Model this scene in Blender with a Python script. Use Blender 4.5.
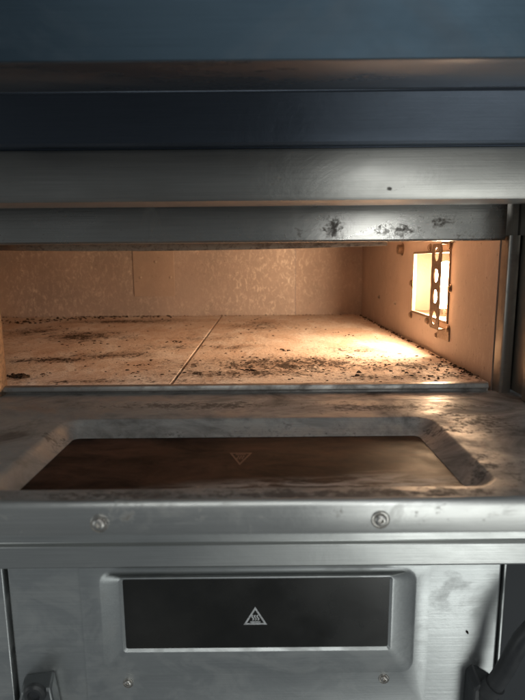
import bpy, bmesh, math, random
from mathutils import Vector, Matrix
random.seed(7)
for o in list(bpy.data.objects): bpy.data.objects.remove(o)
S = bpy.context.scene
C = S.collection
R = math.radians

# ------------------------------------------------------------------ camera
F, U0, V0 = 525.0, 262.5, 350.0
PITCH = R(9.515)
CAM = Vector((0.0, -0.6, 0.1421))
cd = bpy.data.cameras.new('camera'); cam = bpy.data.objects.new('camera', cd); C.objects.link(cam)
cam.location = CAM; cam.rotation_euler = (Matrix.Rotation(R(90) - PITCH, 3, 'X') @ Matrix.Rotation(R(-0.5), 3, 'Z')).to_euler()   # slight roll, as the hand-held phone
cd.sensor_fit = 'HORIZONTAL'; cd.sensor_width = 27.0; cd.lens = 27.0
cd.clip_start = 0.01; cd.clip_end = 100
cd.dof.use_dof = True; cd.dof.focus_distance = 0.70; cd.dof.aperture_fstop = 8.5
S.camera = cam

# ------------------------------------------------------------------ world, lamps, exposure
w = bpy.data.worlds.new('World'); S.world = w; w.use_nodes = True
w.node_tree.nodes['Background'].inputs[0].default_value = (0.88, 0.96, 1.0, 1)
w.node_tree.nodes['Background'].inputs[1].default_value = 0.13
def area(name, loc, target, sx, sy, power, col):
    l = bpy.data.lights.new(name, 'AREA'); l.shape = 'RECTANGLE'; l.size = sx; l.size_y = sy
    l.energy = power; l.color = col
    o = bpy.data.objects.new(name, l); C.objects.link(o); o.location = loc
    o.rotation_euler = (Vector(target) - Vector(loc)).to_track_quat('-Z', 'Y').to_euler()
    return o
area('room_fill', (1.15, -2.4, -1.15), (0.15, -0.2, -0.1), 1.2, 1.0, 15, (0.96, 1.0, 0.96))  # unseen soft fill added low behind the camera, right side
area('side_fill', (-1.7, -0.9, -0.25), (0.0, -0.2, -0.15), 0.8, 0.9, 2.8, (0.95, 1.0, 0.97))  # unseen panel added at left for the window frame's left slopes to reflect
area('overhead_lamp', (-0.1, -1.95, 1.65), (0.0, -0.3, 0.0), 1.3, 0.5, 8, (0.97, 1.0, 0.97))
area('streak_strip', (0.46, -1.7, 0.44), (0.1, -0.1, 0.2), 0.07, 0.46, 2.7, (0.97, 1.0, 0.98))  # unseen upright strip added so band and header show a vertical streak
S.view_settings.view_transform = 'Standard'; S.view_settings.look = 'None'
S.view_settings.exposure = 0.0; S.view_settings.gamma = 1.0; S.view_settings.use_curve_mapping = False
S.render.engine = 'CYCLES'
S.cycles.max_bounces = 14; S.cycles.diffuse_bounces = 8; S.cycles.glossy_bounces = 6; S.cycles.transparent_max_bounces = 12
S.cycles.caustics_reflective = True; S.cycles.sample_clamp_indirect = 10.0

# ------------------------------------------------------------------ photo pixel -> point on a known plane
def ray(u, v):
    d = Vector(((u - U0) / F, 1.0, (V0 - v) / F))
    c, s = math.cos(PITCH), math.sin(PITCH)
    return Vector((d.x, d.y * c + d.z * s, -d.y * s + d.z * c))
def on_y(u, v, y): d = ray(u, v); return CAM + d * ((y - CAM.y) / d.y)
def on_z(u, v, z): d = ray(u, v); return CAM + d * ((z - CAM.z) / d.z)
def on_x(u, v, x): d = ray(u, v); return CAM + d * ((x - CAM.x) / d.x)

# ------------------------------------------------------------------ object helpers
def empty(name, loc, label, cat, group=None):
    o = bpy.data.objects.new(name, None); C.objects.link(o); o.location = loc
    o.empty_display_size = 0.05
    o['label'] = label; o['category'] = cat
    if group: o['group'] = group
    return o
def wloc(o):
    v = Vector(o.location)
    while o.parent: o = o.parent; v += Vector(o.location)
    return v
def obj(name, bm, mat, parent=None, smooth=True, angle=35, bevel=0.0, segs=2):
    """bm is in world coordinates; the origin goes to the middle of the piece"""
    bmesh.ops.remove_doubles(bm, verts=bm.verts, dist=1e-6)
    bmesh.ops.recalc_face_normals(bm, faces=bm.faces)
    lo = Vector((min(v.co[i] for v in bm.verts) for i in range(3)))
    hi = Vector((max(v.co[i] for v in bm.verts) for i in range(3)))
    c = (lo + hi) / 2
    for v in bm.verts: v.co -= c
    me = bpy.data.meshes.new(name); bm.to_mesh(me); bm.free()
    if smooth:
        for p in me.polygons: p.use_smooth = True
        me.set_sharp_from_angle(angle=R(angle))
    me.materials.append(mat)
    o = bpy.data.objects.new(name, me); C.objects.link(o)
    if parent: o.parent = parent; o.location = c - wloc(parent)
    else: o.location = c
    if bevel:
        m = o.modifiers.new('edge', 'BEVEL'); m.width = bevel; m.segments = segs; m.limit_method = 'ANGLE'; m.angle_limit = R(40)
        m.harden_normals = False
    return o
def box(bm, x0, x1, y0, y1, z0, z1):
    vs = [bm.verts.new((x, y, z)) for x in (x0, x1) for y in (y0, y1) for z in (z0, z1)]
    for f in ((0,1,3,2),(4,6,7,5),(0,4,5,1),(2,3,7,6),(0,2,6,4),(1,5,7,3)): bm.faces.new([vs[i] for i in f])
    return vs
def B(*a):
    bm = bmesh.new(); box(bm, *a); return bm
def prism(pts, x0, x1, nx=1, bow=None):
    """closed YZ outline pushed along X"""
    bm = bmesh.new(); rings = []
    for i in range(nx + 1):
        t = i / nx; x = x0 + (x1 - x0) * t
        dy, dz = bow(x) if bow else (0, 0)
        rings.append([bm.verts.new((x, y + dy, z + dz)) for y, z in pts])
    n = len(pts)
    for a, b in zip(rings, rings[1:]):
        for i in range(n): bm.faces.new((a[i], a[(i+1) % n], b[(i+1) % n], b[i]))
    bm.faces.new(rings[0]); bm.faces.new(rings[-1][::-1])
    return bm
def frame_of(axis):
    a = Vector(axis).normalized()
    u = a.cross(Vector((0, 0, 1)))
    if u.length < 1e-3: u = Vector((1, 0, 0))
    u.normalize(); return a, u, u.cross(a).normalized()
def lathe(bm, base, axis, prof, n=24):
    """prof: (radius, height along axis)"""
    a, u, v = frame_of(axis); base = Vector(base); rings = []
    for r, h in prof:
        rings.append([bm.verts.new(base + a*h + (u*math.cos(2*math.pi*i/n) + v*math.sin(2*math.pi*i/n))*max(r, 1e-5)) for i in range(n)])
    for p, q in zip(rings, rings[1:]):
        for i in range(n): bm.faces.new((p[i], p[(i+1) % n], q[(i+1) % n], q[i]))
    bm.faces.new(rings[0][::-1]); bm.faces.new(rings[-1])
    return bm
def tube(bm, pts, rad, n=16):
    pts = [Vector(p) for p in pts]; rings = []; ref = None
    for i, p in enumerate(pts):
        t = (pts[min(i+1, len(pts)-1)] - pts[max(i-1, 0)]).normalized()
        if ref is None: ref = t.orthogonal().normalized()
        u = (ref - t * ref.dot(t)).normalized(); ref = u; v = t.cross(u)
        r = rad[i] if isinstance(rad, (list, tuple)) else rad
        rings.append([bm.verts.new(p + (u*math.cos(2*math.pi*k/n) + v*math.sin(2*math.pi*k/n))*r) for k in range(n)])
    for p, q in zip(rings, rings[1:]):
        for i in range(n): bm.faces.new((p[i], p[(i+1) % n], q[(i+1) % n], q[i]))
    bm.faces.new(rings[0][::-1]); bm.faces.new(rings[-1])
    return bm
def rrect(x0, x1, y0, y1, r, k=6):
    """rounded rectangle outline, counter-clockwise, 4*(k+1) points"""
    out = []
    for cx, cy, a0 in ((x1-r, y1-r, 0), (x0+r, y1-r, 90), (x0+r, y0+r, 180), (x1-r, y0+r, 270)):
        for i in range(k+1):
            a = R(a0 + 90*i/k); out.append((cx + r*math.cos(a), cy + r*math.sin(a)))
    return out
def pan(rect, loops, to3, cap=True, skirt=0.0):
    """plate with a pressed recess: outer rectangle joined to rounded loops [(x0,x1,y0,y1,r,depth)...]; to3(a,b,depth)->Vector"""
    bm = bmesh.new(); K = 6
    x0, x1, y0, y1 = rect
    rl = [[bm.verts.new(to3(a, b, l[5])) for a, b in rrect(*l[:5], K)] for l in loops]
    co = [bm.verts.new(to3(a, b, 0)) for a, b in ((x1, y1), (x0, y1), (x0, y0), (x1, y0))]
    n = len(rl[0]); q = K + 1
    for c in range(4):
        for i in range(K): bm.faces.new((co[c], rl[0][c*q+i], rl[0][c*q+i+1]))
        nx = (c+1) % 4
        bm.faces.new((co[c], rl[0][c*q+K], rl[0][(nx*q) % n], co[nx]))
    if skirt:
        lo = [bm.verts.new(to3(a, b, skirt)) for a, b in ((x1, y1), (x0, y1), (x0, y0), (x1, y0))]
        for c in range(4): bm.faces.new((co[c], co[(c+1) % 4], lo[(c+1) % 4], lo[c]))
    for p, s in zip(rl, rl[1:]):
        for i in range(n): bm.faces.new((p[i], p[(i+1) % n], s[(i+1) % n], s[i]))
    if cap: bm.faces.new(rl[-1])
    return bm

# ------------------------------------------------------------------ materials
class Mat:
    def __init__(s, name):
        s.m = bpy.data.materials.new(name); s.m.use_nodes = True
        s.t = s.m.node_tree; s.n = s.t.nodes; s.l = s.t.links
        s.b = s.n['Principled BSDF']; s.out = s.n['Material Output']
        s.geo = s.n.new('ShaderNodeNewGeometry'); s.pos = s.geo.outputs['Position']
    def link(s, a, b): s.l.new(a, b); return s
    def val(s, x, sock):
        if isinstance(x, (int, float)): sock.default_value = x
        elif isinstance(x, (tuple, list)): sock.default_value = (*x, 1) if len(x) == 3 and len(sock.default_value) == 4 else x
        else: s.l.new(x, sock)
    def scale(s, v):
        n = s.n.new('ShaderNodeVectorMath'); n.operation = 'MULTIPLY'; s.l.new(s.pos, n.inputs[0]); n.inputs[1].default_value = v
        return n.outputs[0]
    def noise(s, sc, detail=4, rough=0.55, vec=(1, 1, 1), dist=0.0):
        n = s.n.new('ShaderNodeTexNoise'); s.l.new(s.scale(vec), n.inputs['Vector'])
        n.inputs['Scale'].default_value = sc; n.inputs['Detail'].default_value = detail
        n.inputs['Roughness'].default_value = rough; n.inputs['Distortion'].default_value = dist
        return n.outputs['Fac']
    def vor(s, sc, vec=(1, 1, 1), feature='F1', out='Distance'):
        n = s.n.new('ShaderNodeTexVoronoi'); s.l.new(s.scale(vec), n.inputs['Vector']); n.feature = feature
        n.inputs['Scale'].default_value = sc; return n.outputs[out]
    def ramp(s, x, a, b, lo=0.0, hi=1.0):
        n = s.n.new('ShaderNodeMapRange'); n.clamp = True; s.l.new(x, n.inputs['Value'])
        n.inputs['From Min'].default_value = a; n.inputs['From Max'].default_value = b
        n.inputs['To Min'].default_value = lo; n.inputs['To Max'].default_value = hi
        return n.outputs['Result']
    def math(s, op, a, b=0.0):
        n = s.n.new('ShaderNodeMath'); n.operation = op; s.val(a, n.inputs[0]); s.val(b, n.inputs[1]); return n.outputs[0]
    def mix(s, f, a, b):
        n = s.n.new('ShaderNodeMix'); n.data_type = 'RGBA'
        s.val(f, n.inputs['Factor']); s.val(a, n.inputs['A']); s.val(b, n.inputs['B']); return n.outputs['Result']
    def soft(s, c, r):
        """0..1 falloff round point c with radii r"""
        n = s.n.new('ShaderNodeVectorMath'); n.operation = 'SUBTRACT'; s.l.new(s.pos, n.inputs[0]); n.inputs[1].default_value = c
        m = s.n.new('ShaderNodeVectorMath'); m.operation = 'DIVIDE'; s.l.new(n.outputs[0], m.inputs[0]); m.inputs[1].default_value = r
        k = s.n.new('ShaderNodeVectorMath'); k.operation = 'LENGTH'; s.l.new(m.outputs[0], k.inputs[0])
        return s.ramp(k.outputs['Value'], 1.5, 0.2)
    def rag(s, spots, a, b, gain, lo, hi):
        """ragged marks: fine noise pushed over its threshold inside soft spots [(c, r, weight)]"""
        L = None
        for c, r, wgt in spots:
            f = s.math('MULTIPLY', s.soft(c, r), wgt); L = f if L is None else s.math('MAXIMUM', L, f)
        v = s.math('ADD', s.math('MULTIPLY', a, .5), s.math('MULTIPLY', b, .5))
        if L is not None: v = s.math('ADD', v, s.math('MULTIPLY', L, gain))
        return s.ramp(v, lo, hi)
    def bump(s, h, strength, dist):
        n = s.n.new('ShaderNodeBump'); n.inputs['Strength'].default_value = strength; n.inputs['Distance'].default_value = dist
        s.val(h, n.inputs['Height']); s.l.new(n.outputs[0], s.b.inputs['Normal']); return s
    def set(s, **k):
        for a, v in k.items(): s.val(v, s.b.inputs[a.replace('_', ' ')])
        return s

def steel(name, base=(0.56, 0.56, 0.55), rough=0.34, dirt=(0.10, 0.085, 0.07), dirt_lo=0.56, dirt_hi=0.8, aniso=0.6, grain=0.5,
          stains=(), dirt_amt=0.75, dscale=14, metal=1.0, brush='x'):
    m = Mat(name)
    gv = {'x': (4, 260, 260), 'z': (260, 260, 4)}[brush]
    g = m.noise(3.2, 3, 0.6, gv)
    cloud = m.noise(6, 5, 0.6, (1, 1.6, 1.6), 0.4)
    big = m.noise(dscale, 7, 0.68, (1, 1.3, 1.3), 0.6)
    speck = m.ramp(m.noise(240, 3, 0.6), 0.70, 0.78)
    d = m.math('MULTIPLY', m.ramp(big, dirt_lo, dirt_hi), dirt_amt)
    if stains: d = m.math('MAXIMUM', d, m.math('MULTIPLY', m.rag(stains, m.noise(60, 6, .7, (1, 1.3, 1.3), .8), m.noise(210, 5, .7), .30, .60, .74), .85))
    d = m.math('MAXIMUM', d, m.math('MULTIPLY', speck, 0.35 * min(1, dirt_amt + .2)))
    col = m.mix(m.ramp(g, 0.3, 0.7, 0, grain), base, tuple(c * 0.72 for c in base))
    col = m.mix(m.ramp(cloud, 0.35, 0.75, 0, 0.35), col, tuple(c * 0.62 for c in base))
    col = m.mix(d, col, dirt)
    rr = m.math('ADD', m.ramp(cloud, 0.3, 0.7, rough - 0.07, rough + 0.10), m.math('MULTIPLY', d, 0.28))
    aniso = min(.9, aniso * 1.4)
    m.set(Base_Color=col, Roughness=rr, Metallic=m.ramp(d, 0, 1, metal, 0.25), Anisotropic=aniso); m.b.inputs['Anisotropic Rotation'].default_value = 0.25
    tv = m.n.new('ShaderNodeCombineXYZ'); tv.inputs[0 if brush == 'x' else 2].default_value = 1
    m.l.new(tv.outputs[0], m.b.inputs['Tangent'])
    m.bump(m.math('ADD', m.math('MULTIPLY', g, 0.25), m.math('MULTIPLY', big, 0.9)), 0.22, 0.0015)
    return m.m

FLOOR_Z = 0.0
BACK_Y = on_z(262, 315, 0).y
XR = on_z(493, 385, 0).x
XL = -0.74
CEIL = 0.205
SEAM = on_z(169, 385, 0).x

M = {}
def P(u, v, y): return tuple(on_y(u, v, y))
AY, BY, CY = -0.012, -0.10, -0.105        # front planes of header, front band, panel above
M['header'] = steel('header_steel', (0.46, 0.445, 0.42), 0.27, (0.05, 0.035, 0.025), 0.58, 0.80, 0.55, 0.5, stains=[
    (P(333, 229, AY), (.012, .02, .012), .85), (P(398, 232, AY), (.032, .02, .008), .6), (P(445, 222, AY), (.03, .02, .010), .5),
    (P(300, 234, AY), (.006, .02, .008), .5), (P(470, 236, AY), (.03, .02, .007), .5)])
M['band'] = steel('band_steel', (0.48, 0.47, 0.445), 0.36, (0.12, 0.11, 0.10), 0.62, 0.9, 0.65, 0.6, dirt_amt=0.5,
                  stains=[(P(391, 190, BY), (.0022, .01, .0022), .9), (P(275, 180, BY), (.008, .02, .006), .3)])
M['panel'] = steel('panel_steel', (0.135, 0.162, 0.205), 0.40, (0.10, 0.10, 0.11), 0.6, 0.9, 0.6, 0.4, dirt_amt=0.4)
M['hood'] = steel('hood_steel', (0.075, 0.112, 0.148), 0.5, (0.16, 0.17, 0.19), 0.55, 0.9, 0.5, 0.35, dirt_amt=0.4, dscale=9)
M['soffit'] = steel('soffit_steel', (0.30, 0.30, 0.31), 0.30, (0.2, 0.19, 0.18), 0.6, 0.9, 0.3, 0.4, dirt_amt=0.3)
M['jamb'] = steel('jamb_steel', (0.45, 0.42, 0.38), 0.34, (0.08, 0.05, 0.035), 0.5, 0.8, 0.4, 0.5, brush='z')
M['lip'] = steel('lip_steel', (0.44, 0.42, 0.40), 0.38, (0.06, 0.042, 0.03), 0.44, 0.72, 0.5, 0.5, dscale=30)
M['trim'] = steel('trim_steel', (0.60, 0.61, 0.60), 0.40, (0.16, 0.14, 0.12), 0.62, 0.85, 0.2, 0.5, dirt_amt=0.5)
M['bracket'] = steel('bracket_steel', (0.22, 0.23, 0.235), 0.42, (0.05, 0.05, 0.05), 0.5, 0.8, 0.1, 0.2, dscale=40)
M['screw'] = steel('screw_steel', (0.60, 0.58, 0.55), 0.30, (0.12, 0.07, 0.045), 0.5, 0.75, 0.0, 0.1, dscale=120)
M['rusty'] = steel('heat_tinted_bolt', (0.36, 0.27, 0.20), 0.45, (0.08, 0.04, 0.025), 0.45, 0.7, 0.0, 0.1, dscale=150)
M['low'] = steel('lower_door_steel', (0.60, 0.62, 0.62), 0.42, (0.22, 0.22, 0.21), 0.50, 0.8, 0.22, 0.45, dirt_amt=0.55, dscale=18)

DZ = -0.008                                # level of the open door's upper face
def D(u, v): return tuple(on_z(u, v, DZ))
EDGE_Y = on_z(262, 501, DZ).y
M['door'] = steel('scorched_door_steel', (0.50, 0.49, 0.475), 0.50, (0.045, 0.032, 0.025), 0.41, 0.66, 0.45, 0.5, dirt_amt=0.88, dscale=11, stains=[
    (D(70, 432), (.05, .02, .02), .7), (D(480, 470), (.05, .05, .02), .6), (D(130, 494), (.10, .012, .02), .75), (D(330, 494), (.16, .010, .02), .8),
    (D(200, 405), (.16, .02, .02), .7), (D(470, 425), (.07, .05, .02), .7), (D(400, 408), (.16, .02, .02), .7), ((-.01, on_z(262, 424, DZ).y, DZ - .006), (.24, .014, .012), .45)])  # last spot: patina on recess back wall, also painting in the dark hood's reflection
EY = EDGE_Y - 0.004
M['edge'] = steel('door_edge_steel', (0.72, 0.72, 0.70), 0.37, (0.17, 0.15, 0.13), 0.60, 0.85, 0.55, 0.5, dirt_amt=0.55, dscale=22, stains=[
    (P(338, 520, EY), (.008, .01, .008), .5), (P(120, 515, EY), (.012, .01, .012), .55), (P(172, 516, EY), (.008, .01, .006), .4),
    (P(438, 511, EY), (.006, .01, .004), .6), (P(200, 525, EY), (.006, .01, .01), .35)])

# fire-brick slabs: pale tan with flour bloom and burnt-on patches of their own shape
m = Mat('baking_stone')
n1 = m.noise(7, 6, 0.65, (1, 1, 1), 0.5); n2 = m.noise(26, 6, 0.7, (1, 0.55, 1), 0.8); n3 = m.noise(150, 4, 0.65)
col = m.mix(m.ramp(n1, 0.35, 0.65), (0.76, 0.69, 0.63), (0.64, 0.50, 0.41))
col = m.mix(m.ramp(m.noise(16, 6, 0.7, (1, .5, 1), 0.5), 0.47, 0.62, 0, .85), col, (0.86, 0.83, 0.80))
col = m.mix(m.ramp(n3, 0.57, 0.68, 0, .7), col, (0.20, 0.11, 0.07))
def fz(u, v): return tuple(on_z(u, v, 0))
spots = [(fz(u, v), (rx, ry, .05), a) for (u, v, rx, ry, a) in ((85, 335, .09, .07, .9), (52, 358, .06, .025, 1), (110, 354, .07, .03, .8), (300, 364, .17, .06, 1), (255, 373, .12, .03, .9),
        (228, 347, .05, .03, .7), (350, 350, .07, .04, .6), (430, 368, .09, .04, .8), (130, 320, .16, .05, .8), (260, 325, .07, .10, .6), (20, 376, .04, .02, .6),
        (470, 378, .06, .03, .8), (170, 346, .07, .03, .5), (205, 338, .07, .04, .45), (30, 330, .08, .09, .7), (400, 378, .12, .02, .7), (90, 380, .2, .012, .5))]
vf = m.noise(170, 6, .75, (1, .85, 1), .6)
burn = m.math('MULTIPLY', m.rag(spots, m.noise(44, 6, .72, (1, .65, 1), .9), vf, .145, .57, .65), .95)
haze = m.math('MULTIPLY', m.rag(spots, m.noise(12, 5, .6, (1, .6, 1), .6), vf, .22, .52, .74), .6)
col = m.mix(haze, col, (0.20, 0.115, 0.07))
col = m.mix(burn, col, (0.035, 0.022, 0.015))
m.set(Base_Color=col, Roughness=0.85)
m.b.inputs['Specular IOR Level'].default_value = 0.25
m.bump(m.math('ADD', m.math('MULTIPLY', n3, .9), n2), 0.6, 0.0025)
M['stone'] = m.m

# aluminised inner walls: tan heat tint, bright vertical spangle flecks
def inner(name, tint, fleck_amt):
    m = Mat(name)
    f = m.noise(62, 5, 0.78, (1.8, 1.8, 1.0), .7)
    fl = m.math('MULTIPLY', m.ramp(f, 0.50, 0.66), fleck_amt)
    fl = m.math('MULTIPLY', fl, m.ramp(m.noise(6, 4, .6), .36, .62, .15, 1))
    base = m.mix(m.ramp(m.noise(5, 5, 0.6), 0.35, 0.7), tint, tuple(c * 0.72 for c in tint))
    col = m.mix(fl, base, (0.95, 0.89, 0.80))
    col = m.mix(m.ramp(m.noise(120, 3, .6), .66, .76, 0, .5), col, (0.16, 0.09, 0.05))
    m.set(Base_Color=col, Roughness=m.ramp(fl, 0, 1, 0.58, 0.36), Metallic=0.2)
    m.bump(m.math('ADD', f, m.math('MULTIPLY', m.noise(90, 3, .6), .3)), 0.35, 0.002)
    return m.m
M['back'] = inner('back_wall_sheet', (0.54, 0.46, 0.42), 0.72)
M['back2'] = inner('back_wall_sheet_dull', (0.53, 0.44, 0.39), 0.45)
M['side'] = inner('side_wall_sheet', (0.58, 0.47, 0.40), 0.16)
M['plate'] = inner('cover_plate_sheet', (0.56, 0.46, 0.395), 0.10)
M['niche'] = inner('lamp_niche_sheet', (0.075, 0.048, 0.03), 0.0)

m = Mat('bulb_glow'); m.n.remove(m.b)
e = m.n.new('ShaderNodeEmission'); e.inputs[0].default_value = (1.0, 0.735, 0.55, 1); e.inputs[1].default_value = 440
m.l.new(e.outputs[0], m.out.inputs[0]); M['bulb'] = m.m
m = Mat('lamp_pane')
tr = m.n.new('ShaderNodeBsdfTransparent'); tr.inputs[0].default_value = (0.93, 0.88, 0.78, 1)
gl = m.n.new('ShaderNodeBsdfGlossy'); gl.inputs['Roughness'].default_value = 0.15
mx = m.n.new('ShaderNodeMixShader'); mx.inputs[0].default_value = 0.07
m.l.new(tr.outputs[0], mx.inputs[1]); m.l.new(gl.outputs[0], mx.inputs[2]); m.l.new(mx.outputs[0], m.out.inputs[0]); M['lampglass'] = m.m

m = Mat('door_glass_inside')              # baked-on brown film over dark glass, rubbed pale near the front
n1 = m.noise(22, 7, .72, (.7, 1.5, 1), .8)
film = m.mix(m.ramp(n1, .38, .66), (0.010, 0.006, 0.005), (0.070, 0.036, 0.025))
rub = m.math('MULTIPLY', m.math('MAXIMUM', m.soft(D(320, 474), (.10, .018, .05)), m.math('MULTIPLY', m.soft(D(400, 468), (.045, .018, .05)), .8)), m.ramp(m.noise(30, 6, .75, (1, 5, 1), .5), .42, .58, .05, 1.0))
film = m.mix(rub, film, (0.60, 0.55, 0.52))
film = m.mix(m.ramp(m.noise(110, 4, .65, (.7, 1, 1)), .64, .72, 0, .75), film, (0.008, 0.006, 0.005))
m.set(Base_Color=film, Roughness=m.ramp(m.noise(18, 5, .6), .3, .7, .45, .7)); m.b.inputs['Specular IOR Level'].default_value = .16; m.bump(m.noise(160, 4, .6), .12, .001)
M['glass_in'] = m.m
m = Mat('door_glass_outside')
m.set(Base_Color=m.mix(m.ramp(m.noise(9, 5, .6), .45, .75, 0, .6), (0.010, 0.010, 0.009), (0.030, 0.028, 0.025)), Roughness=m.ramp(m.noise(12, 5, .6), .3, .7, .16, .42))
M['glass_out'] = m.m
m = Mat('white_print'); m.set(Base_Color=m.mix(m.ramp(m.noise(400, 3), .45, .65), (0.52, 0.53, 0.54), (0.30, 0.30, 0.30)), Roughness=.5); M['print'] = m.m
m = Mat('baked_print'); m.set(Base_Color=(0.13, 0.072, 0.05), Roughness=.5); M['print_in'] = m.m
m = Mat('char'); m.set(Base_Color=m.mix(m.ramp(m.noise(300, 2), .4, .65), (0.012, 0.008, 0.006), (0.10, 0.05, 0.025)), Roughness=.8); M['char'] = m.m
m = Mat('grime'); m.set(Base_Color=(0.018, 0.012, 0.009), Roughness=.75); M['grime'] = m.m
m = Mat('dark_plastic'); m.set(Base_Color=m.mix(m.ramp(m.noise(40, 4), .4, .7), (0.022, 0.024, 0.027), (0.045, 0.046, 0.048)), Roughness=.42); M['black'] = m.m
m = Mat('dark_void'); m.set(Base_Color=(0.020, 0.024, 0.030), Roughness=.6); M['void'] = m.m
m = Mat('door_core'); m.set(Base_Color=(0.05, 0.045, 0.04), Roughness=.6); M['core'] = m.m

# ================================================================== upper oven
oven = empty('deck_oven', (0, 0.35, -0.14), 'upper steel deck oven, glowing chamber and window door folded down', 'oven')
LOW_Z = -0.140
# --- chamber
bsx = on_y(296, 280, BACK_Y).x
obj('back_wall', B(XL, bsx, BACK_Y, BACK_Y + .003, -.03, CEIL), M['back'], oven)
obj('back_wall', B(bsx + .0008, XR, BACK_Y + .0012, BACK_Y + .0042, -.03, CEIL), M['back2'], oven)
obj('side_wall', B(XL - .003, XL, 0.006, BACK_Y + .003, -.03, CEIL), M['side'], oven)
obj('ceiling', B(XL - .003, XR + .003, 0.006, BACK_Y + .003, CEIL, CEIL + .003), M['side'], oven)
obj('chamber_base', B(XL - .003, XR + .003, 0.004, BACK_Y + .003, -.034, -.0305), M['side'], oven)
# right wall with the lamp window cut in it
wy0 = on_x(449.5, 290, XR).y; wy1 = on_x(414.5, 290, XR).y
wz1 = on_x(449.5, 254, XR).z; wz0 = on_x(449.5, 323.5, XR).z
bm = bmesh.new(); t = .003
box(bm, XR, XR + t, 0.006, wy0, -.03, CEIL); box(bm, XR, XR + t, wy1, BACK_Y + t, -.03, CEIL)
box(bm, XR, XR + t, wy0, wy1, -.03, wz0); box(bm, XR, XR + t, wy0, wy1, wz1, CEIL)
sw = obj('side_wall', bm, M['side'], oven)
sw['label'] = 'right chamber wall with a cut-out for the lamp'
# cover plate on the back wall
py = BACK_Y - .0025
a = on_y(133, 250, py); b = on_y(175.5, 295.5, py)
cp = obj('cover_plate', B(a.x, b.x, py, BACK_Y - .0002, b.z, a.z), M['plate'], oven, bevel=.0006)
for u, v in ((141, 276.5), (156, 261), (171, 276.5)):
    p = on_y(u, v, py); obj('screw', lathe(bmesh.new(), p + Vector((0, .0005, 0)), (0, -1, 0), [(.0042, 0), (.0042, .0010), (.0028, .0022), (.0, .0026)], 12), M['plate'], cp)

# --- lamp in the right wall
ND = .060
bm = bmesh.new(); q = .002
x0, x1 = XR + t, XR + ND
box(bm, x1, x1 + q, wy0 - q, wy1 + q, wz0 - q, wz1 + q)
box(bm, x0 + .0003, x1, wy0 - q, wy0, wz0 - q, wz1 + q); box(bm, x0 + .0003, x1, wy1, wy1 + q, wz0 - q, wz1 + q)
box(bm, x0 + .0003, x1, wy0, wy1, wz0 - q, wz0); box(bm, x0 + .0003, x1, wy0, wy1, wz1, wz1 + q)
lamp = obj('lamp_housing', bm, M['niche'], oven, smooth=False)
lx = XR + .021; ly = on_x(445, 290, lx).y; lz = (wz0 + wz1) / 2
obj('bulb', lathe(bmesh.new(), (lx, ly, wz0 + .012), (0, 0, 1), [(.006, 0), (.012, .004), (.0145, .014), (.0145, .056), (.011, .067), (.005, .073), (.0, .074)], 20), M['bulb'], lamp)
obj('bulb_socket', lathe(bmesh.new(), (lx, ly, wz0), (0, 0, 1), [(.009, 0), (.009, .0125)], 16), M['screw'], lamp)
obj('lamp_pane', B(XR + .0012, XR + .0028, wy0 + .0004, wy1 - .0004, wz0 + .0004, wz1 - .0004), M['lampglass'], lamp)
# thin bright frame edge round the pane
bm = bmesh.new(); e = .0035
for (ya, yb, za, zb) in ((wy0 - e, wy0, wz0 - e, wz1 + e), (wy1, wy1 + e, wz0 - e, wz1 + e), (wy0, wy1, wz0 - e, wz0), (wy0, wy1, wz1, wz1 + e)):
    box(bm, XR - .0022, XR - .0001, ya, yb, za, zb)
obj('pane_frame', bm, M['rusty'], lamp)
# perforated strap in front of the pane
xs = XR - .014
sy0 = on_x(440.5, 290, xs).y; sy1 = on_x(431, 290, xs).y; scy = (sy0 + sy1) / 2; sh = (sy1 - sy0) / 2
zc = [on_x(435.8, v, xs).z for v in (256, 277, 298, 319.5)]
ztop = on_x(438, 246, xs).z; zbot = on_x(436, 330, xs).z
bm = bmesh.new(); N = 24; th = .0012
bounds = [ztop] + [(zc[i] + zc[i+1]) / 2 for i in range(3)] + [zbot]
def sq(a, hh, hv0, hv1):          # square outline point for angle a
    c, s = math.cos(a), math.sin(a); hv = hv1 if s > 0 else hv0
    k = min(hh / abs(c) if abs(c) > 1e-6 else 1e9, hv / abs(s) if abs(s) > 1e-6 else 1e9); return c * k, s * k
for i, z in enumerate(zc):
    hv1 = bounds[i] - z; hv0 = z - bounds[i+1]; rr = min(sh * .72, .0098)
    ring = []
    for k in range(N):
        a = 2 * math.pi * (k + .5) / N; oy, oz = sq(a, sh, hv0, hv1)
        ring.append([bm.verts.new((xx, scy + y, z + zz)) for xx in (xs, xs + th) for y, zz in ((oy, oz), (rr * math.cos(a), rr * 1.0 * math.sin(a)))])
    for k in range(N):
        p, r = ring[k], ring[(k+1) % N]
        bm.faces.new((p[0], r[0], r[1], p[1])); bm.faces.new((p[2], p[3], r[3], r[2])); bm.faces.new((p[1], r[1], r[3], p[3])); bm.faces.new((p[0], p[2], r[2], r[0]))
obj('strap', bm, M['rusty'], lamp, smooth=False)
for zz, s in ((ztop, 1), (zbot, -1)):      # bent ends that carry the strap
    bm = bmesh.new()
    box(bm, xs, XR - .0001, scy - sh * .8, scy + sh * .8, min(zz, zz + s * .0015), max(zz, zz + s * .0015))
    box(bm, XR - .0022, XR - .0003, scy - sh * 1.5, scy + sh * .8, min(zz + s * .0016, zz + s * .017), max(zz + s * .0016, zz + s * .017))
    lg = obj('strap_bracket', bm, M['rusty'], lamp, bevel=.0004)
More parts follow.
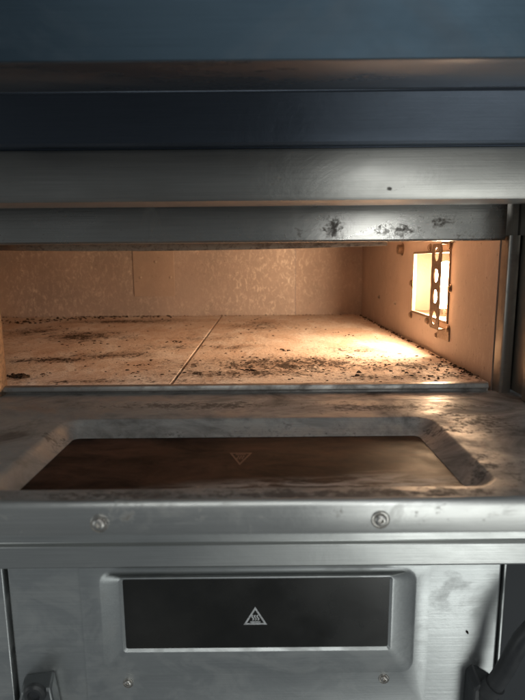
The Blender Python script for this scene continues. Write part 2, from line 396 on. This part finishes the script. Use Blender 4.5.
def wall_bolt(u, v, r, mat='rusty', parent=None, h=.004, n=6):
    p = on_x(u, v, XR); p.x = XR + .0002
    bm = bmesh.new()
    lathe(bm, p, (-1, 0, 0), [(r * 1.35, 0), (r * 1.35, .0012), (r, .0013), (r, h), (r * .7, h + .001)], n * 2 if n == 6 else n)
    return obj('bolt', bm, M[mat], parent or oven)
wall_bolt(403.5, 250.5, .0088, 'rusty', None, .010)
for u, v in ((452, 247), (449.5 + 1.5, 290), (448.8, 331), (412.5, 284.5), (411.5, 316), (428, 322), (431.5, 249)):
    wall_bolt(u, v, .0048, 'rusty', lamp, .0035)
for u, v in ((380, 298), (396, 304), (437, 336.5)): wall_bolt(u, v, .0034, 'screw' if u < 420 else 'rusty', None, .003)

# --- opening: jambs, header, bowed baffle, sill
JX = on_y(500, 300, -.012).x
za = on_y(300, 242.3, AY).z
jl = on_y(495.5, 300, -.004).x
zt = .24
for side in (1, -1):
    if side == 1: xa, xb = XR + .0005, on_y(516.5, 300, AY).x
    else: xb, xa = on_y(-3, 340, AY).x, on_y(-28, 340, AY).x
    bm = bmesh.new(); pts = rrect(xa, xb, AY - .004, .0055, .0035, 4)
    for f in (0,):
        lo = [bm.verts.new((x, y, -.034)) for x, y in pts]; hi = [bm.verts.new((x, y, za + .005)) for x, y in pts]
        k = len(pts)
        for i in range(k): bm.faces.new((lo[i], lo[(i+1) % k], hi[(i+1) % k], hi[i]))
        bm.faces.new(lo[::-1]); bm.faces.new(hi)
    obj('jamb', bm, M['jamb' if side == 1 else 'rusty'], oven)
ax1 = on_y(507, 225, AY).x
za = on_y(300, 242.3, AY).z
hd = obj('header', prism([(AY, za), (AY - .0015, za + .002), (AY - .0015, .232), (.004, .232), (.004, za)], -.62, ax1), M['header'], oven)
obj('header_return', B(ax1 + .0004, on_y(522, 225, AY).x, AY + .006, .004, za + .004, .232), M['jamb'], oven)
# thin warped baffle just behind the header
def bow(x):
    s = (x + .12) / .40
    return 0, .0085 * (s * s)
zb_ = on_y(170, 250.0, .03).z
obj('baffle', prism([(.029, zb_), (.032, zb_), (.032, zb_ + .012), (.029, zb_ + .012)], -.56, on_y(388, 245, .03).x, 24, bow), M['rusty'], oven)
bxl, bxr = -.66, on_y(560, 250, BY).x
# reveal from the opening forward to the front band
rx = on_y(517.5, 300, AY).x
obj('reveal', B(rx, rx + .002, BY + .002, .003, -.0050, .232), M['jamb'], oven)
obj('front_post', B(rx + .0025, bxr, BY + .001, BY + .05, DZ + .0008, .196), M['jamb'], oven, bevel=.0015)
obj('front_post', B(-.66, -.40, BY + .001, BY + .05, DZ + .0008, .196), M['jamb'], oven, bevel=.0015)
# lip in front of the stones and the landing between lip and door
l0 = on_z(262, 386, .001).y
obj('stone_lip', prism([(.0035, -.03), (.0035, .0005), (-.0005, .002), (-.006, .0012), (-.0078, -.0014), (-.0078, -.0040), (-.0068, -.0048), (-.0028, -.0050), (-.0028, -.03)], on_y(3.5, 387, -.004).x, on_y(487, 387, -.004).x), M['lip'], oven)
HY = on_z(262, 401, DZ).y
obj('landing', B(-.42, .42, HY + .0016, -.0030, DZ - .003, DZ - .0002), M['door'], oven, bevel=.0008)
# front band and panel above it
bz0 = on_y(262, 200.5, BY).z; bz1 = on_y(262, 148.5, BY).z
obj('front_band', prism([(BY, bz0 + .003), (BY, bz1 - .003), (BY + .002, bz1), (BY + .05, bz1), (BY + .05, bz1 - .002), (BY + .004, bz1 - .003), (BY + .004, bz0 + .003), (BY + .05, bz0 + .002), (BY + .05, bz0), (BY + .002, bz0)], bxl, bxr), M['band'], oven)
obj('canopy_soffit', B(bxl, bxr, BY + .0505, .004, .2325, .2345), M['panel'], oven)
# chassis strip under the door (front of the base), with its turned lower edge
CHY = -.150
cz1 = -.036; cz0 = on_y(262, 568, CHY).z; czm = on_y(262, 545, CHY).z
obj('base_band', prism([(CHY, cz0 + .002), (CHY - .0004, czm), (CHY + .003, czm + .002), (CHY + .003, cz1), (-.008, cz1), (-.008, cz1 - .003), (CHY + .006, cz1 - .003), (CHY + .006, cz0), (CHY + .002, cz0)], -.42, .46), M['trim'], oven, bevel=.0008)
obj('oven_base', B(XL - .01, .46, -.006, BACK_Y + .01, cz0 + .003, -.0365), M['panel'], oven)

# --- the door, folded down flat
dx0, dx1 = -.42, .42
TH = .0235
TILT = 0.0
to3 = lambda a, b, d: Vector((a, b, DZ - d))
rb = on_z(262, 418, DZ).y; rf = on_z(262, 487, DZ).y
rxl = on_z(-13, 480, DZ).x; rxr = on_z(492, 478, DZ).x
dep = .0125
gx0, gx1, gy0, gy1 = on_z(26, 481, DZ - dep).x, on_z(455, 479, DZ - dep).x, rf + .014, on_z(262, 437, DZ - dep).y
loops = [(rxl - .002, rxr + .002, rf - .002, rb + .002, .020, 0.0), (rxl, rxr, rf, rb, .018, .0008), (rxl + .003, rxr - .003, rf + .003, rb - .0025, .017, .0035),
         (gx0 - .004, gx1 + .004, gy0 - .003, gy1 + .0035, .010, dep - .0022), (gx0, gx1, gy0, gy1, .006, dep)]
bm = pan((dx0, dx1, EDGE_Y + .004, HY), loops, to3, cap=False)
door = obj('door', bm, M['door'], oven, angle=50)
door['label'] = 'heat-stained door lying open, seen from its inner side'
# rounded front edge and front face
N = 6; pts = []
r_ = .0045
for i in range(N + 1):
    a = R(90 * i / N); pts.append((EDGE_Y + .004 - math.sin(a) * r_ + .0, DZ - r_ + math.cos(a) * r_))
yf = pts[-1][0]
pts += [(yf, DZ - TH + .002), (yf + .002, DZ - TH), (HY, DZ - TH), (HY, DZ - TH + .001), (yf + .003, DZ - TH + .001), (yf + .003, DZ - .004), (EDGE_Y + .004, DZ - .0012)]
obj('front_edge', prism(pts, dx0, dx1), M['edge'], door, angle=50)
obj('window_glass', B(gx0 - .004, gx1 + .004, gy0 - .004, gy1 + .004, DZ - dep - .0045, DZ - dep - .0004), M['glass_in'], door)
obj('hinge_rail', tube(bmesh.new(), [(dx0, HY + .0006, DZ - .006), (dx1, HY + .0006, DZ - .006)], .0048, 12), M['lip'], door)
def screw(p, axis, r, parent, mat='screw', name='screw'):
    bm = bmesh.new(); p = Vector(p); a = Vector(axis)
    lathe(bm, p - a * .0006, a, [(r * 1.0, 0), (r * 1.0, .0012), (r * .92, .0019), (r * .86, .0010), (r * .70, .0010), (r * .66, .0024), (r * .52, .0032), (r * .30, .0033), (r * .27, .0014), (0, .0013)], 24)
    return obj(name, bm, M[mat], parent, angle=50)
for u, v in ((98, 522), (379, 520.5)):
    screw(on_y(u, v, yf), (0, -1, 0), .0060, door)

def triangle_sign(name, cx, c2, w, to, mat, parent, waves=True):
    """hot-surface sign: outlined triangle, three waves over a bar"""
    bm = bmesh.new(); h = w * .84; lw = w * .065
    tri = [(-w/2, 0), (w/2, 0), (0, h)]
    cen = (0, h / 3)
    def inset(k): return [(cen[0] + (x - cen[0]) * k, cen[1] + (y - cen[1]) * k) for x, y in tri]
    o_, i_ = inset(1), inset(1 - lw * 3.4 / h)
    vo = [bm.verts.new(to(cx + x, c2 + y)) for x, y in o_]; vi = [bm.verts.new(to(cx + x, c2 + y)) for x, y in i_]
    for k in range(3): bm.faces.new((vo[k], vo[(k+1) % 3], vi[(k+1) % 3], vi[k]))
    if waves:
        def quad(a): bm.faces.new([bm.verts.new(to(cx + x, c2 + y)) for x, y in a])
        quad([(-.22*w, .115*h), (.22*w, .115*h), (.22*w, .185*h), (-.22*w, .185*h)])
        for x0 in (-.11, 0, .11):
            pr = None
            for k in range(13):
                s = k / 12; x = x0 * w + math.sin(s * 2 * math.pi) * .035 * w; y = (.24 + .30 * s) * h
                c = (x, y)
                if pr: quad([(pr[0] - lw/2, pr[1]), (pr[0] + lw/2, pr[1]), (c[0] + lw/2, c[1]), (c[0] - lw/2, c[1])])
                pr = c
    return obj(name, bm, M[mat], parent, smooth=False)
gz = DZ - dep - .0001
pa = on_z(240, 453, gz)
def to_in(a, b): return Vector((a, b, gz))
# seen from behind: apex towards the front
tb = on_z(240, 452.5, gz).y; ta = on_z(240, 465, gz).y
wtri = on_z(251, 453, gz).x - on_z(228, 453, gz).x
triangle_sign('warning_symbol', pa.x, 0, wtri, lambda a, b: Vector((a, tb - b * (tb - ta) / (wtri * .84), gz)), 'print_in', door, True)

# ================================================================== lower oven
low = empty('deck_oven.001', (0, 0.2, -.47), 'lower deck oven with closed door and black glass under the open door', 'oven')
LY = -.143                                   # face of the lower door
def L(u, v, y=LY): return on_y(u, v, y)
ldx0, ldx1 = L(8, 640).x, L(497, 640).x
lzb = -.36
gA, gB = L(122, 613), L(386.5, 613)
gzt, gzb = L(254, 578.5, LY - .009).z, L(254, 647.5, LY - .009).z
fzt, fzb = L(254, 570.5).z, L(254, 672).z
fx0, fx1 = L(101, 620).x, L(411, 620).x
px0, px1 = L(81, 630).x, L(426, 630).x
to3 = lambda a, b, d: Vector((a, LY + d, b))
zt_l = cz0 - .002
# outer leaf of the door, then the pressed plate with the window on it
ld = obj('door', B(ldx0, ldx1, LY + .0055, LY + .022, lzb, zt_l), M['low'], low, bevel=.002)
ld['label'] = 'closed brushed steel door with a black window'
gw0, gw1 = on_y(122, 613, LY - .009).x, on_y(386.5, 613, LY - .009).x
pz0 = L(254, 712).z
obj('window_backing', B(fx0, fx1, LY + .0002, LY + .0012, fzb, fzt), M['core'], ld)
loops = [(fx0 - .002, fx1 + .002, fzb - .002, fzt + .002, .013, 0), (fx0, fx1, fzb, fzt, .012, -.0012), (fx0 + .003, fx1 - .003, fzb + .003, fzt - .001, .010, -.0028),
         (gw0 - .0042, gw1 + .0042, gzb - .0042, gzt + .003, .005, -.0108), (gw0 - .0022, gw1 + .0022, gzb - .0022, gzt + .002, .003, -.0112), (gw0, gw1, gzb, gzt, .002, -.0090)]
# the pressing stands proud of the plate
loops = [(a, b, c, d, e, f) for a, b, c, d, e, f in loops]
plate = obj('window_frame', pan((px0, px1, pz0, zt_l - .001), loops, to3, cap=False, skirt=.0058), M['low'], ld, angle=50)
obj('window_glass', B(gw0 - .003, gw1 + .003, LY - .0090, LY - .0050, gzb - .002, gzt + .002), M['glass_out'], ld)
pt = L(253, 624.5, LY - .0092)
wt = on_y(265, 624, LY - .0092).x - on_y(241.5, 624, LY - .0092).x
triangle_sign('warning_symbol', pt.x, pt.z, wt, lambda a, b: Vector((a, LY - .0093, b)), 'print', ld)
for u, v in ((125.5, 681.5), (381, 679.5)):
    screw(L(u, v), (0, -1, 0), .0052, ld)
for u, v in ((464.5, 633.5),): screw(L(u, v, LY + .0055), (0, -1, 0), .0012, ld, 'grime', 'rivet')
# body of the lower oven round the door
obj('side_post', B(-.43, ldx0 - .0025, LY + .002, LY + .05, -.47, zt_l), M['low'], low, bevel=.001)
obj('side_post', B(ldx1 + .002, ldx1 + .0035, LY + .004, LY + .05, -.47, zt_l), M['low'], low)
obj('recess_panel', B(ldx1 + .004, .46, LY + .045, LY + .05, -.47, zt_l), M['void'], low)
obj('body', B(XL - .01, .46, LY + .051, BACK_Y + .01, -.47, cz0 + .0025), M['panel'], low)
obj('plinth', B(-.43, ldx1 + .002, LY + .003, LY + .05, -.47, lzb - .003), M['low'], low, bevel=.001)
# handle: brackets left and right, black tube arm rising on the right
c = L(36, 692)
bm = bmesh.new()
pts = [L(20, 676, LY), L(50, 672, LY), L(58, 712, LY), L(12, 712, LY)]
fr = [Vector((p.x, LY + .0057, p.z)) for p in pts]; bk = [Vector((p.x * .98 - .001, LY - .014, p.z - .004)) for p in pts]
va = [bm.verts.new(p) for p in fr]; vb = [bm.verts.new(p) for p in bk]
bm.faces.new(va); bm.faces.new(vb[::-1])
for i in range(4): bm.faces.new((va[i], va[(i+1) % 4], vb[(i+1) % 4], vb[i]))
hb = obj('handle_bracket', bm, M['bracket'], low, bevel=.0025)
obj('handle_boss', lathe(bmesh.new(), on_y(33, 690, LY - .013) , (0.0, -1, 0), [(.0105, 0), (.0105, .004), (.0085, .006), (.006, .006), (.005, .0035), (0, .0035)], 24), M['black'], hb)
bm = bmesh.new()
pts = [L(465, 674, LY), L(472, 669, LY), L(490, 680, LY), L(490, 716, LY), L(461, 716, LY)]
va = [bm.verts.new((p.x, LY + .0057, p.z)) for p in pts]; vb = [bm.verts.new((p.x, LY - .016, p.z - .006)) for p in pts]
k = len(pts); bm.faces.new(va); bm.faces.new(vb[::-1])
for i in range(k): bm.faces.new((va[i], va[(i+1) % k], vb[(i+1) % k], vb[i]))
hb = obj('handle_bracket', bm, M['black'], low, bevel=.002)
P5 = [on_y(u, v, LY - d) for u, v, d in ((478, 700, .008), (484, 694, .014), (492, 686, .018), (502, 672, .022), (510, 657, .026), (519, 642, .029), (532, 628, .031), (550, 618, .032))]
obj('handle_arm', tube(bmesh.new(), P5, [.0088, .0086, .0082, .0080, .0080, .0080, .0080, .0080], 20), M['black'], hb)
obj('collar', tube(bmesh.new(), [P5[1], P5[2]], .0098, 20), M['black'], hb)

# ================================================================== hood over the oven mouth
h0 = bz1 + .0012
hood = empty('hood', (0, .1, h0), 'dark blue-grey steel hood overhanging the oven mouth', 'hood')
z90 = on_y(262, 91, CY).z
DYf = -.28; z62 = on_y(262, 61, DYf).z
EYf = -.288; ztop = on_y(262, -90, EYf).z
obj('fascia', prism([(CY, h0 + .001), (CY - .002, h0 + .003), (CY - .002, z90 - .002), (CY, z90), (CY + .01, z90), (CY + .01, h0 + .001)], bxl, bxr), M['panel'], hood)
obj('soffit', prism([(CY - .001, z90 + .0004), (DYf, z62), (DYf + .002, z62 + .003), (CY - .001, z90 + .006)], bxl, bxr), M['soffit'], hood)
obj('visor', prism([(DYf + .0003, z62 + .0010), (EYf, ztop), (EYf + .004, ztop + .003), (DYf + .004, z62 + .012), (DYf + .003, z62 + .0035)], bxl, bxr), M['hood'], hood)
obj('top', B(bxl, bxr, CY + .0105, .30, h0, h0 + .05), M['panel'], hood)
obj('oven_top', B(XL - .01, .46, .0045, BACK_Y + .01, CEIL + .0035, h0 - .001), M['panel'], oven)

# ================================================================== baking stones (loose slabs) and burnt crumbs
edges = [(SEAM + .0024, XR - .0035), (XL + .003, SEAM - .0010)]
labels = ['tan baking stone with dark scorch marks, against the lamp wall', 'tan baking stone left of the diagonal seam, flecked with char']
for (xa, xb), lb in zip(edges, labels):
    o = obj('baking_stone', B(xa, xb, .0045, BACK_Y - .004, -.030, 0), M['stone'], None, bevel=.0009, segs=2)
    o['label'] = lb; o['category'] = 'stone'; o['group'] = 'baking stones on the oven floor'
bm = bmesh.new()
def crumb(x, y, s, flat=.45):
    base = len(bm.verts); ps = []
    for k in range(6):
        a = k * math.pi / 3 + random.random() * .6; r = s * random.uniform(.6, 1.2)
        ps.append(bm.verts.new((x + r * math.cos(a), y + r * math.sin(a) * random.uniform(.6, 1), .0002)))
    tp = [bm.verts.new((p.co.x * .55 + x * .45 + random.uniform(-.2, .2) * s, p.co.y * .55 + y * .45, s * flat * random.uniform(.6, 1.5))) for p in ps]
    for k in range(6): bm.faces.new((ps[k], ps[(k+1) % 6], tp[(k+1) % 6], tp[k]))
    bm.faces.new(tp); bm.faces.new(ps[::-1])
def scatter(u, v, ru, rv, n, s0, s1, flat=.45):
    for _ in range(n):
        p = on_z(random.gauss(u, ru), min(384, max(315.5, random.gauss(v, rv))), 0)
        if XL + .02 < p.x < XR - .008 and .01 < p.y < BACK_Y - .006: crumb(p.x, p.y, random.uniform(s0, s1), flat)
for u in range(2, 170, 4): scatter(u, 321 - 6 * min(1, u / 110), 5, 1.3, 5, .001, .005, .5)
scatter(150, 350, 90, 20, 160, .0004, .0026, .35); scatter(330, 368, 70, 7, 160, .0004, .0026, .35); scatter(440, 372, 25, 6, 70, .0005, .003, .4)
for _ in range(26):                           # small drifts and flakes, uneven
    u, v = random.uniform(5, 470), random.uniform(318, 381)
    scatter(u, v, random.uniform(2, 9), random.uniform(.4, 1.6), random.randint(4, 16), .0005, random.uniform(.0018, .0045), .35)
scatter(20, 374.5, 5, .7, 30, .002, .006, .4)
scatter(50, 358, 14, 1.3, 50, .0006, .003, .25); scatter(85, 334, 22, 5, 70, .0006, .0035, .3); scatter(120, 353, 20, 3, 30, .0005, .002, .25)
scatter(300, 366, 40, 5, 60, .0004, .0018, .3); scatter(240, 350, 40, 12, 40, .0004, .0018, .3); scatter(410, 362, 40, 10, 50, .0004, .0022, .3)
scatter(260, 325, 60, 5, 60, .0006, .003, .3); scatter(300, 345, 120, 25, 90, .0003, .0014, .3)
y = .02
while y < BACK_Y - .02:                       # crumbs swept against the lamp wall and the back wall
    for _ in range(random.choice((0, 1, 2, 5, 7))): crumb(XR - random.uniform(.004, .010) - random.expovariate(400), y + random.uniform(-.01, .01), random.uniform(.0006, .0030), .5)
    y += .008
x = XL + .03
while x < XR - .02:
    if random.random() < .6: crumb(x, BACK_Y - random.uniform(.006, .02), random.uniform(.001, .0035), .5)
    x += .010
cr = obj('burnt_crumbs', bm, M['char'], None, smooth=False)
cr['kind'] = 'stuff'; cr['label'] = 'burnt black crumbs scattered over the baking stones'; cr['category'] = 'crumbs'
